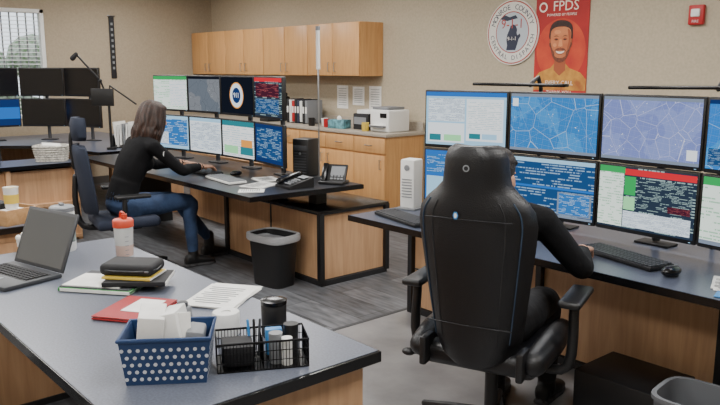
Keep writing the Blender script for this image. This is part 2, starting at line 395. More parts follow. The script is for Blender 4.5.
# poster with portrait
M=MW(-3.99,1.80);s=MB();PW,PH=.56,.90
PR=pbr('poster_red',(160,26,26),.6,col2=(186,38,32),scale=3)
PO=pbr('poster_orange',(206,74,38),.6,col2=(178,42,32),scale=5)
PF=pbr('poster_face',(204,126,78),.6,col2=(184,100,60),scale=7)
PFD=flat('poster_face_shade',(160,80,46));PFL=flat('poster_face_light',(216,142,92));PHr=pbr('poster_hair',(40,20,17),.6,col2=(62,30,22),scale=40);PBD=pbr('poster_beard',(96,48,32),.6,col2=(124,64,40),scale=70);PWt=flat('poster_white',(240,228,214));PSH=pbr('poster_shirt',(206,150,58),.6,col2=(160,90,40),scale=10)
s.box((0,0,.003),(PW,PH,.006),PR,M=M)
s.disc((0,-.04,.0066),.26,.28,PO,M,48)
def sm(P,z,mat,k=5):
    n=len(P);out=[]
    for i in range(n):
        p0,p1,p2,p3=[Vector(P[(i+q)%n]) for q in (-1,0,1,2)]
        for j in range(k):
            t=j/k;out.append(tuple(.5*((2*p1)+(p2-p0)*t+(2*p0-5*p1+4*p2-p3)*t*t+(3*p1-p0-3*p2+p3)*t**3)))
    s.poly(out,z,mat,M)
s.poly([(-.278,-.40),(.278,-.40),(.278,-.30),(.22,-.24),(.10,-.20),(.06,-.16),(-.06,-.16),(-.10,-.20),(-.22,-.24),(-.278,-.30)],.0072,PSH,M)
s.poly([(-.062,-.22),(0,-.27),(.062,-.22),(.058,-.08),(-.058,-.08)],.0078,PFD,M)
sm([(-.112,.05),(-.124,.12),(-.10,.19),(-.04,.222),(.05,.218),(.11,.18),(.124,.11),(.112,.04),(.0,.0)],.0084,PHr)
for q in (-1,1): sm([(q*.106,.055),(q*.121,.05),(q*.118,.005),(q*.103,-.01)],.0088,PFD)
sm([(-.108,.03),(-.10,-.04),(-.072,-.112),(-.025,-.148),(.025,-.148),(.072,-.112),(.10,-.04),(.108,.03)],.0091,PBD)
sm([(-.102,.13),(-.06,.16),(0,.166),(.06,.16),(.102,.13),(.106,.05),(.090,-.02),(.062,-.06),(.058,-.09),(.025,-.108),(-.025,-.108),(-.058,-.09),(-.062,-.06),(-.090,-.02),(-.106,.05)],.0094,PF)
sm([(.070,.14),(.100,.12),(.104,.05),(.088,-.02),(.070,-.04),(.084,.05)],.0098,PFD)
for q in(-1,1):
    sm([(q*.022,.055),(q*.045,.070),(q*.072,.056),(q*.045,.044)],.0100,PFD)
    sm([(q*.028,.053),(q*.045,.060),(q*.064,.053),(q*.045,.048)],.0103,PHr)
    sm([(q*.020,.078),(q*.045,.090),(q*.075,.080),(q*.045,.083)],.0102,PHr)
sm([(-.012,.05),(.0,.055),(.012,.05),(.022,-.005),(.0,-.018),(-.022,-.005)],.0101,PFL);sm([(-.02,-.006),(0,-.012),(.02,-.006),(0,-.020)],.0104,PFD)
sm([(-.04,-.026),(0,-.022),(.04,-.026),(.058,-.05),(0,-.040),(-.058,-.05)],.0100,PBD)
sm([(-.054,-.044),(0,-.050),(.054,-.044),(.032,-.076),(0,-.084),(-.032,-.076)],.0102,PFD);sm([(-.046,-.048),(0,-.054),(.046,-.048),(.028,-.066),(0,-.072),(-.028,-.066)],.0106,PWt)
s.disc((-.035,.12,.0099),.035,.018,PFL,M,20);s.disc((-.06,.005,.0099),.02,.016,PFL,M,20)
s.text('FPDS',.125,PWt,M@Matrix.Translation((.04,.345,.0105)))
s.disc((-.20,.345,.0088),.045,.045,PWt,M,20);s.disc((-.20,.345,.0095),.030,.030,PR,M,20)
s.text('POWERED BY PEOPLE',.032,PWt,M@Matrix.Translation((0,.272,.0105)))
s.text('EVERY CALL',.055,PWt,M@Matrix.Translation((0,-.335,.0105)))
s.text('THANK YOU',.045,PWt,M@Matrix.Translation((0,-.42,.0105)))
s.done('wall_poster')
s=MB();s.box((-2.76,Y1-.022,2.005),(.12,.04,.15),RED,bev=.01).box((-2.76,Y1-.048,2.02),(.07,.02,.06),WHT,bev=.008)
s.text('FIRE',.03,WHT,MW(-2.76,1.955,Y1-.0435))
s.done('fire_alarm_strobe')
s=MB();s.box((X0+.012,4.27,1.88),(.014,.075,.84),BLKM,bev=.003)
for i in range(9): s.box((X0+.0205,4.27,2.2-i*.075),(.002,.03,.035),GRY)
s.tube([(X0+.015,4.22,2.31),(X0+.015,4.32,2.31)],.008,SILV)
s.done('wall_pennant')

# ---------------------------------------------------------------- screens
S=1.35
E=dict(
 white=emit('scr_white',(226,234,240),S),lblue=emit('scr_lightblue',(156,200,228),S),blue=emit('scr_blue',(40,104,184),S),
 teal=emit('scr_teal',(40,120,130),S),navy=emit('scr_navy',(26,48,96),S),dark=emit('scr_dark',(18,22,32),S),grey=emit('scr_grey',(120,132,150),S),
 green=emit('scr_green',(40,160,84),S),lgreen=emit('scr_lightgreen',(150,222,160),S),red=emit('scr_red',(206,40,52),S),orange=emit('scr_orange',(225,150,70),S),
 ltxt=emit_text('scr_textlight',(216,228,238),(84,108,134),22,.55,30,S),grid=emit_text('scr_grid',(236,240,242),(120,160,170),16,.6,60,S,.6),
 dtxt=emit_text('scr_textdark',(30,70,118),(170,204,228),22,.5,30,S,.6),d2=emit_text('scr_textdark2',(40,52,68),(180,208,204),22,.5,30,S,.6),
 btxt=emit_text('scr_textblue',(44,108,176),(190,220,240),16,.5,26,S,.6),rtxt=emit_text('scr_textred',(66,28,44),(200,100,100),18,.45,24,S,.6),
 gtxt=emit_text('scr_textgreen',(226,240,230),(70,160,110),20,.5,26,S,.6),
 map1=emit_map('scr_map_blue',(40,116,186),(56,134,200),(190,216,230),S,6,0),map2=emit_map('scr_map_slate',(112,126,186),(124,138,194),(206,210,230),S,8,3),
 map3=emit_map('scr_map_deep',(40,116,196),(50,136,206),(170,206,226),S,5,7),map4=emit_map('scr_map_grey',(96,104,114),(116,120,126),(64,70,78),S,6,5))
SPEC={
 'phone':[(0,0,1,1,'lblue'),(0,.92,1,1,'blue'),(.03,.45,.5,.88,'ltxt'),(.52,.1,.97,.88,'white'),(.54,.3,.95,.82,'grid'),(.03,.05,.5,.42,'white'),(.05,.08,.2,.2,'teal'),(.24,.08,.46,.2,'lgreen'),(.56,.14,.7,.24,'teal'),(.72,.14,.9,.24,'lblue')],
 'map1':[(0,0,1,1,'map1'),(0,.95,1,1,'grey'),(0,0,1,.05,'grey'),(.02,.78,.09,.92,'white')],
 'map2':[(0,0,1,1,'map2'),(0,.95,1,1,'grey'),(0,0,1,.05,'grey'),(.88,.08,.98,.24,'white')],
 'map3':[(0,0,1,1,'map3'),(0,.94,1,1,'navy'),(.02,.05,.3,.3,'dtxt')],
 'cadb':[(0,0,1,1,'blue'),(.02,.55,.98,.92,'btxt'),(.02,.06,.6,.5,'lblue'),(.64,.06,.98,.5,'btxt')],
 'cadd':[(0,0,1,1,'dtxt'),(0,.93,1,1,'lblue'),(0,.48,1,.52,'blue'),(.6,.05,.98,.45,'grey'),(.62,.07,.96,.43,'btxt'),(0,0,1,.04,'grey')],
 'cadw':[(0,0,1,1,'d2'),(0,.9,.28,1,'green'),(0,.03,.27,.9,'gtxt'),(.28,.88,1,.98,'red'),(.28,.56,.40,.86,'green'),(.42,.34,.97,.84,'d2'),(.28,.04,.97,.30,'ltxt'),(.28,.32,.4,.53,'lgreen'),(.74,.36,.96,.46,'rtxt')],
 'cadg':[(0,0,1,1,'gtxt'),(0,.88,1,1,'green'),(.3,.1,.98,.6,'ltxt'),(0,0,1,.06,'grey')],
 'sheet':[(0,0,1,1,'gtxt'),(0,.9,1,1,'green'),(.5,.1,.98,.86,'grid')],
 'gmap':[(0,0,1,1,'map4'),(0,.93,1,1,'dark')],
 'badge':[(0,0,1,1,'dark')],
 'redn':[(0,0,1,1,'d2'),(0,.9,1,1,'red'),(.05,.5,.9,.85,'rtxt'),(.05,.08,.9,.45,'dtxt')],
 'mix1':[(0,0,1,1,'lblue'),(.03,.1,.97,.9,'btxt'),(.05,.12,.4,.5,'ltxt')],
 'mix2':[(0,0,1,1,'white'),(0,.9,1,1,'lblue'),(.03,.06,.97,.86,'ltxt')],
 'mix3':[(0,0,1,1,'grid'),(0,.86,1,1,'teal'),(.05,.08,.5,.3,'lgreen'),(.6,.1,.95,.5,'orange'),(.58,.08,.97,.3,'teal')],
 'dim':[(0,0,1,1,'navy'),(.05,.1,.95,.9,'dtxt')],
 'bwave':[(0,0,1,1,'blue'),(0,0,1,.25,'navy'),(.0,.7,1,1,'navy')]}
OFFS=pbr('screen_off_glass',(12,13,18),0.15)
def monitor(pL,pR,zb,h,spec,back=0.10):
    pL=Vector(pL);pR=Vector(pR);d=pR-pL;w=d.length-0.008;c=(pL+pR)/2;rz=math.atan2(d.y,d.x)
    s=MB();s.box((0,.018,h/2),(w,.034,h),BLK,bev=.006);s.box((0,.045,h/2),(w*.55,.03,h*.5),BLK,bev=.012)
    x0,x1,z0,z1=-w/2+.011,w/2-.011,.02,h-.011
    if spec=='dead': s.quad([(x0,-.001,z0),(x1,-.001,z0),(x1,-.001,z1),(x0,-.001,z1)],OFFS)
    else:
        for i,(a,b,c2,d2,k) in enumerate(SPEC[spec]):
            y=-.001-.0004*i
            s.quad([(x0+a*(x1-x0),y,z0+b*(z1-z0)),(x0+c2*(x1-x0),y,z0+b*(z1-z0)),(x0+c2*(x1-x0),y,z0+d2*(z1-z0)),(x0+a*(x1-x0),y,z0+d2*(z1-z0))],E[k])
    if spec=='badge':
        T=Matrix.Translation((0,-.003,(z0+z1)/2))@Matrix.Rotation(rad(90),4,'X')
        s.disc((0,0,0),.11,.11,E['orange'],T);s.disc((0,0,.0005),.10,.10,E['white'],T);s.disc((0,0,.001),.065,.065,E['navy'],T);s.text('911',.06,E['white'],T@Matrix.Translation((0,0,.002)))
    s.tube([(w/2-.03,-.0015,.01),(w/2-.022,-.0015,.01)],.0015,E['lblue'],n=6)
    s.done('monitor',(c.x,c.y,zb),rz)
def mount(nodes,z0,zs,name='monitor_mount_stand'):
    s=MB()
    for a,b in zip(nodes[:-1],nodes[1:]):
        a=Vector(a);b=Vector(b);c=(a+b)/2;d=(b-a).normalized();n=Vector((-d.y,d.x));p=c+n*.13
        s.box((p.x,p.y,z0+.006),(.18,.10,.010),BLKM,r=(0,0,math.atan2(d.y,d.x)),bev=.003);s.cyl((p.x,p.y,(z0+zs[-1])/2+.02),.02,zs[-1]-z0,DKG,n=14)
        for z in zs:
            q=c+n*.062;s.box(((p.x+q.x)/2,(p.y+q.y)/2,z),(.07,.05,.05),DKG,r=(0,0,math.atan2(n.y,n.x)))
            s.box((q.x+n.x*.004,q.y+n.y*.004,z),(.10,.006,.10),DKG,r=(0,0,math.atan2(d.y,d.x)))
    s.done(name)
RN=[(-3.08,3.16),(-2.56,3.29),(-2.02,3.33),(-1.49,3.31),(-.97,3.24)]
for i,(t,l) in enumerate((('phone','cadb'),('map1','cadd'),('map2','cadw'),('map3','cadg'))):
    monitor(RN[i],RN[i+1],1.14,.335,t);monitor(RN[i],RN[i+1],.80,.335,l)
mount(RN,.74,(.965,1.305))
WN=[(-6.76,3.2),(-6.25,3.3),(-5.73,3.34),(-5.2,3.34),(-4.69,3.27)]
for i,(t,l) in enumerate((('sheet','mix1'),('gmap','mix2'),('badge','mix3'),('redn','dim'))):
    monitor(WN[i],WN[i+1],1.20,.335,t);monitor(WN[i],WN[i+1],.83,.335,l)
mount(WN,.74,(.995,1.365))
LN=[(-9.43,2.23),(-9.39,2.75),(-9.03,3.15),(-8.50,3.36)]
for i in range(3):
    monitor(LN[i],LN[i+1],1.27,.335,'dead');monitor(LN[i],LN[i+1],.91,.335,'bwave' if i==0 else 'dead')
mount(LN,.74,(1.08,1.44))

# ---------------------------------------------------------------- consoles
def slab(mb,poly,z,t,top,edge):
    mb.prism(poly,z-t,z-.002,edge);
    c=Vector((sum(p[0] for p in poly)/len(poly),sum(p[1] for p in poly)/len(poly)))
    mb.prism([(c.x+(p[0]-c.x)*(1-.012/max(.3,(Vector(p)-c).length)),c.y+(p[1]-c.y)*(1-.012/max(.3,(Vector(p)-c).length))) for p in poly],z-.003,z,top)
s=MB()
slab(s,[(-3.32,2.77),(.35,2.77),(.35,3.62),(-3.32,3.62)],.74,.035,DESKR,BLKG)
s.box((-1.5,3.38,.355),(3.72,.03,.62),OAK).box((-1.5,3.37,.02),(3.74,.05,.04),BLKM)
for x in (-3.36,-2.35,-1.35,-.35): s.box((x,3.36,.35),(.035,.06,.70),BLK)
s.box((-2.85,3.362,.3),(.97,.012,.008),DKG)
s.done('dispatch_console')
s=MB()
slab(s,[(-7.3,2.65),(-4.21,2.65),(-4.15,3.62),(-7.3,3.62)],.74,.035,DESKB,BLKG)
s.box((-4.86,3.57,.295),(1.30,.64,.50),OAK)
s.box((-4.86,3.57,.555),(1.36,.68,.03),BLKG,bev=.004).box((-4.86,3.57,.02),(1.34,.66,.04),BLKM)
for x,y in ((-4.2,3.245),(-4.2,3.895),(-5.52,3.245)): s.box((x,y,.29),(.04,.04,.53),BLK)
s.box((-4.85,3.248,.30),(.01,.012,.48),DKG);s.box((-5.2,3.56,.64),(.10,.10,.16),DKG);s.box((-4.5,3.45,.64),(.10,.10,.16),DKG)
s.box((-6.4,3.85,.36),(1.8,.03,.70),OAK);s.box((-7.2,3.3,.35),(.05,.5,.70),BLK)
s.done('dispatch_console')
s=MB()
slab(s,[(-10.1,1.0),(-9.1,1.0),(-9.0,2.3),(-8.6,2.75),(-7.55,2.95),(-7.55,3.95),(-10.1,3.95)],.74,.035,DESKR,BLKG)
s.box((-8.6,3.88,.35),(2.0,.04,.70),OAK);s.box((-10.0,2.4,.35),(.04,2.7,.70),OAK);s.box((-7.6,3.5,.35),(.04,.8,.70),OAK);s.box((-9.6,1.05,.35),(.9,.04,.70),OAK)
s.done('dispatch_console')
s=MB()
slab(s,[(-7.42,.6),(-6.92,.6),(-6.92,2.52),(-7.42,2.52)],.74,.035,DESKR,BLKG)
s.box((-7.2,1.56,.35),(.40,1.86,.66),OAK)
for y in (.65,1.27,1.88,2.48): s.box((-7.16,y,.35),(.44,.04,.70),OAK)
for z in (.04,.36): s.box((-7.13,1.56,z),(.42,1.86,.03),OAK)
for y in (.96,2.18): s.box((-6.955,y,.20),(.02,.56,.30),OAK)
s.done('shelf_cabinet')
s=MB()
slab(s,[(-3.62,.64),(-1.58,.64),(-1.58,1.45),(-3.62,1.45)],.75,.035,SLATE,BLKG)
s.box((-1.63,1.045,.36),(.03,.72,.70),OAK);s.box((-2.6,1.36,.36),(1.9,.03,.70),OAK);s.box((-3.55,1.045,.36),(.03,.72,.70),OAK)
for x in (-1.63,-3.55): s.box((x,1.045,.015),(.05,.76,.03),BLKM)
s.done('work_desk')
s=MB()
slab(s,[(-5.3,.4),(-4.2,.4),(-4.2,1.34),(-5.3,1.34)],.75,.035,SLATE,BLKG)
s.box((-4.75,.87,.36),(1.0,.84,.70),OAK)
for y in (.67,1.09): s.box((-4.24,y,.36),(.015,.38,.6),OAK);
s.done('side_cabinet')

# ---------------------------------------------------------------- chairs
def base5(s,top=.40,r=.33):
    s.cyl((0,0,.10),.045,.07,BLK);s.cyl((0,0,.23),.028,.22,BLK);s.cyl((0,0,top-.07),.018,.16,CHROME)
    s.box((0,0,top-.01),(.18,.24,.04),BLK,bev=.01)
    for k in range(5):
        a=2*math.pi*k/5+.5;dx,dy=math.cos(a),math.sin(a)
        s.tube([(dx*.03,dy*.03,.115),(dx*r*.6,dy*r*.6,.095),(dx*r,dy*r,.075)],[.026,.022,.016],BLK,n=8)
        for q in(-1,1):
            s.cyl((dx*r-dy*.014*q,dy*r+dx*.014*q,.03),.029,.018,DKG,rot=(rad(90),0,a),n=16)
        s.cyl((dx*r,dy*r,.055),.012,.03,DKG,n=10)
def backshell(rows,mat,s,thick=.06,bow=.05,wing=.05,nu=15):
    rings=[]
    for z,hw,y,th in rows:
        r=[]
        for i in range(nu):
            u=-1+2*i/(nu-1);r.append((hw*u,y-bow*(1-u*u)-th*.5*(1-u**6*.75)+wing*abs(u)**4,z))
        for i in range(nu):
            u=1-2*i/(nu-1);r.append((hw*u*.97,y-bow*(1-u*u)*.6+th*.5*(1-u**6*.75)+wing*abs(u)**4,z))
        rings.append(r)
    s.geo(g_rings(rings),mat,True)
def gaming_chair(loc,rz):
    s=MB();base5(s)
    s.box((0,.0,.445),(.50,.50,.09),LEATH,bev=.035,seg=4)
    for q in(-1,1): s.tube([(q*.235,-.22,.47),(q*.25,0,.485),(q*.235,.24,.47)],[.05,.055,.045],LEATH,sub=5,n=14)
    yb=lambda z:-.25-(z-.5)*.10
    rows=[(.44,.11,.05),(.47,.15,.07),(.55,.185,.08),(.70,.205,.085),(.84,.222,.085),(.95,.235,.085),(1.02,.240,.08),(1.07,.230,.08),(1.11,.200,.075),(1.14,.165,.07),(1.17,.138,.07),(1.22,.130,.07),(1.27,.124,.065),(1.30,.112,.05),(1.318,.085,.025)]
    backshell([(z,h,yb(z),t) for z,h,t in rows],LEATH,s,bow=.025,wing=.06)
    for q in (-1,1):
        for (a,mat,rr) in ((.82,PIPE,.003),(.60,BLKM,.003)):
            pts=[]
            for z,h,t in rows[2:9]:
                u=a*q;pts.append((h*u,yb(z)-.025*(1-u*u)-t*.5*(1-u**6*.75)+.06*abs(u)**4-.0,z))
            s.tube(pts,rr,mat,n=6,sub=4)
    T=Matrix.Translation((0,yb(1.24)-.0625,1.24))@Matrix.Rotation(rad(90),4,'X')
    s.disc((0,0,0),.013,.013,GRY,T,16);s.disc((0,0,.0008),.008,.008,BLKM,T,16)
    T=Matrix.Translation((-.04,yb(1.06)-.072,1.06))@Matrix.Rotation(rad(90),4,'X')
    s.disc((0,0,0),.011,.016,BLUE,T,6);s.disc((0,0,.0008),.006,.010,WHT,T,6)
    for z in(1.045,.62): s.tube([(-.17,yb(z)-.055,z),(0,yb(z)-.066,z),(.17,yb(z)-.055,z)],.0025,BLKM,n=6,sub=4)
    for q in(-1,1):
        s.tube([(q*.2,-.05,.40),(q*.33,-.05,.42),(q*.34,-.03,.66)],[.02,.022,.02],BLK,sub=4)
        s.box((q*.335,.02,.69),(.09,.28,.03),BLK,bev=.013,seg=3)
        s.box((q*.20,-.25,.47),(.03,.1,.12),BLK,bev=.01)
    s.tube([(-.1,-.1,.39),(-.31,-.16,.40)],.009,BLK);s.ell((-.32,-.165,.40),(.03,.022,.016),BLK)
    s.done('gaming_chair',loc,rz)
def office_chair(loc,rz,mat,head=True,bh=1.0):
    s=MB();base5(s)
    s.box((0,0,.445),(.48,.47,.08),mat,bev=.035,seg=4)
    yb=lambda z:-.24-(z-.5)*.12
    rows=[(.52,.14,.03),(.56,.19,.045),(.66,.215,.05),(.78,.215,.05),(.88,.205,.045),(bh-.05,.195,.045),(bh,.17,.035),(bh+.02,.12,.02)]
    backshell([(z,h,yb(z),t) for z,h,t in rows],mat,s,bow=.03,wing=.03)
    s.tube([(0,-.1,.40),(0,-.30,.42),(0,-.345,.60),(0,yb(.8)-.06,.80)],[.025,.025,.022,.02],BLK,sub=4)
    if head:
        s.tube([(0,yb(bh-.1)-.05,bh-.15),(0,yb(bh)-.05,bh+.05),(0,yb(bh)-.03,bh+.13)],.014,BLK,sub=3)
        backshell([(bh+.05,.10,yb(bh)+.0,.03),(bh+.08,.145,yb(bh),.05),(bh+.17,.15,yb(bh),.055),(bh+.22,.12,yb(bh)+.0,.03)],mat,s,bow=.02,wing=.04)
    for q in(-1,1):
        s.tube([(q*.15,-.05,.40),(q*.28,-.05,.42),(q*.285,-.04,.64)],[.018,.02,.017],BLK,sub=4)
        s.box((q*.28,.02,.66),(.08,.26,.028),BLK,bev=.012,seg=3)
    s.done('office_chair',loc,rz)
GC=(-1.91,2.40,0);GR=rad(21)
gaming_chair(GC,GR)
WC=(-5.48,2.32,0)
office_chair((WC[0],WC[1]-.02,0),rad(-12),FABN,True,1.02)
office_chair((-8.15,2.15,0),rad(35),BLKM)
office_chair((-2.75,.30,0),rad(-12),BLKM,False,.92)

# ---------------------------------------------------------------- people
def bake(lumps,voxel,it=4):
    me=bpy.data.meshes.new('tmp');v=[];f=[];P=[];PM=[];mats=[]
    for vs,fs,m in lumps:
        o=len(v);v+=[tuple(p) for p in vs];f+=[tuple(o+a for a in q) for q in fs]
        if m not in mats: mats.append(m)
        P+=[tuple(p) for p in vs];PM+=[mats.index(m)]*len(vs)
    me.from_pydata(v,[],f);bm=bmesh.new();bm.from_mesh(me);bmesh.ops.recalc_face_normals(bm,faces=bm.faces[:]);bm.to_mesh(me);bm.free()
    ob=bpy.data.objects.new('tmp',me);bpy.context.scene.collection.objects.link(ob)
    md=ob.modifiers.new('r','REMESH');md.mode='VOXEL';md.voxel_size=voxel
    sm_=ob.modifiers.new('s','SMOOTH');sm_.iterations=it;sm_.factor=.5
    dg=bpy.context.evaluated_depsgraph_get();e=bpy.data.meshes.new_from_object(ob.evaluated_get(dg))
    vs=[x.co.copy() for x in e.vertices];fs=[tuple(p.vertices) for p in e.polygons]
    kd=KDTree(len(P))
    for i,p in enumerate(P): kd.insert(p,i)
    kd.balance();fm=[]
    for p in e.polygons: fm.append(PM[kd.find(p.center)[1]])
    bpy.data.objects.remove(ob);bpy.data.meshes.remove(me);bpy.data.meshes.remove(e)
    return vs,fs,fm,mats
def add_baked(mb,lumps,voxel,it=4,M=None):
    vs,fs,fm,mats=bake(lumps,voxel,it);mm=[mb.mi(m) for m in mats]
    mb.geo((vs,fs),None,True,M,mlist=[mm[k] for k in fm])
def hand(mb,W,F,Pn,Sd,curl,skin,sc=1.0):
    F=Vector(F).normalized();Pn=Vector(Pn);Pn=(Pn-F*Pn.dot(F)).normalized();Sd2=F.cross(Pn);Sd2=Sd2 if Sd2.dot(Vector(Sd))>0 else -Sd2
    W=Vector(W);Q=lambda f,s_,p:W+(F*f+Sd2*s_+Pn*p)*sc
    L=[];sec=[]
    for f,wd,th in ((-.03,.026,.022),(0,.027,.019),(.03,.036,.016),(.06,.041,.0145),(.088,.040,.012),(.096,.032,.008)):
        sec.append((Q(f,0,0),Sd2*wd*sc,Pn*th*sc))
    v,fc=g_loft(sec,20,2.6);L.append((v,fc,skin))
    for s0,ln,r in ((.029,.074,.0085),(.010,.082,.0088),(-.010,.076,.0083),(-.028,.060,.0074)):
        p=Q(.082,s0,0);pts=[p];ang=curl*.35;rr=[r*1.05*sc]
        for k,fr in enumerate((.2,.42,.26,.18)):
            dd=F*math.cos(ang)+Pn*math.sin(ang)+Sd2*(s0*.9);dd.normalize()
            p=p+dd*ln*fr*1.15*sc;pts.append(p);rr.append(r*(1-.09*k)*sc);ang+=curl
        v,fc=g_tube(pts,rr,12);L.append((v,fc,skin))
    pts=[Q(.018,.024,.004),Q(.040,.047,.012),Q(.066,.060,.020),Q(.090,.062,.028)]
    v,fc=g_tube(pts,[.015*sc,.0125*sc,.0105*sc,.0085*sc],12);L.append((v,fc,skin))
    add_baked(mb,L,.0036,2)
def head(mb,C,yaw,pitch,skin,hairstyle,hmat,sc=.93):
    T=Matrix.Translation(Vector(C))@Matrix.Rotation(yaw,4,'Z')@Matrix.Rotation(pitch,4,'X')@Matrix.Scale(sc,4)
    L=[]
    def E_(c,r,m=skin,R=None): v,f=g_ell(c,r,R,20,14);L.append((v,f,m))
    E_((0,-.012,.035),(.076,.096,.092));E_((0,.030,-.02),(.063,.066,.090));E_((0,.066,-.088),(.028,.024,.022))
    for q in(-1,1):
        E_((q*.045,.02,-.06),(.022,.045,.030));E_((q*.042,.066,-.012),(.024,.020,.022));E_((q*.030,.082,.040),(.026,.013,.010))
        E_((q*.077,-.006,-.004),(.010,.020,.031),skin,Euler((0,0,q*-.35)).to_matrix());E_((q*.012,.104,-.026),(.009,.010,.008))
        E_((q*.032,.073,.016),(.017,.014,.012))
    v,f=g_tube([(0,.090,.030),(0,.104,.004),(0,.116,-.020)],[.008,.010,.0115],12);L.append((v,f,skin))
    E_((0,.092,-.052),(.024,.010,.006),LIP);E_((0,.090,-.062),(.020,.010,.007),LIP)
    v,f=g_tube([(0,-.03,-.05),(0,-.05,-.17)],[.052,.050],18);L.append((v,f,skin))
    add_baked(mb,L,.0055,2,T)
    for q in(-1,1):
        mb.ell((q*.032,.0775,.016),(.0135,.012,.010),EYEW,M=T,seg=14,rings=8);mb.ell((q*.032,.0870,.016),(.0058,.004,.0058),IRIS,M=T,seg=10,rings=6)
        mb.tube([(q*.016,.0955,.038),(q*.032,.0975,.043),(q*.052,.084,.037)],[.003,.0035,.002],hmat,n=6,sub=3,M=T)
        mb.tube([(q*.019,.087,.025),(q*.032,.0905,.028),(q*.046,.081,.023)],[.0018,.002,.0015],hmat,n=6,sub=3,M=T)
    if hairstyle=='long':
        L=[]
        def H_(c,r): v,f=g_ell(c,r,None,20,12);L.append((v,f,hmat))
        H_((0,-.03,.052),(.096,.106,.100));H_((0,-.07,-.03),(.094,.070,.11))
        v,f=g_ell((0,.045,.105),(.074,.048,.036),None,16,10);L.append((v,f,hmat))
        rnd=random.Random(3)
        for i in range(90):
            a=rad(-52+284*(i+rnd.uniform(-.3,.3))/89)+math.pi
            ca,sa=math.cos(a),math.sin(a)
            k=rnd.uniform(.94,1.16);ln=rnd.uniform(.20,.28)
            wv=rnd.uniform(-.02,.02)
            x=lambda r_:r_*ca; y=lambda r_:-.025+r_*sa
            pts=[(ca*.02,-.02+sa*.05,.145),(x(.080*k),y(.084*k),.108),(x(.100*k),y(.107*k),.03),(x(.106*k)+wv,y(.112*k),-.05),(x(.108*k)-wv,y(.118*k)-.006,-.13),(x(.100*k)+wv,y(.112*k)-.008,-ln)]
            v,f=g_tube(pts,[.014,.016,.016,.015,.013,.005],8,True,4);L.append((v,f,hmat))
        add_baked(mb,L,.0055,0,T)
    else:
        L=[]
        v,f=g_ell((0,-.022,.050),(.084,.100,.092),None,24,16);L.append((v,f,hmat))
        v,f=g_ell((0,-.065,-.01),(.074,.045,.06),None,24,16);L.append((v,f,hmat))
        rnd=random.Random(5)
        for i in range(90):
            a=rnd.uniform(0,2*math.pi);t=rnd.uniform(0,1.25)
            n=Vector((math.sin(t)*math.cos(a),math.sin(t)*math.sin(a),math.cos(t)))
            p=Vector((0,-.022,.050))+Vector((n.x*.082,n.y*.098,n.z*.09))
            v,f=g_tube([p,p+n*.006+Vector((0,.012,-.004)),p+n*.006+Vector((0,.026,-.012))],[.008,.007,.003],7);L.append((v,f,hmat))
        add_baked(mb,L,.006,1,T)
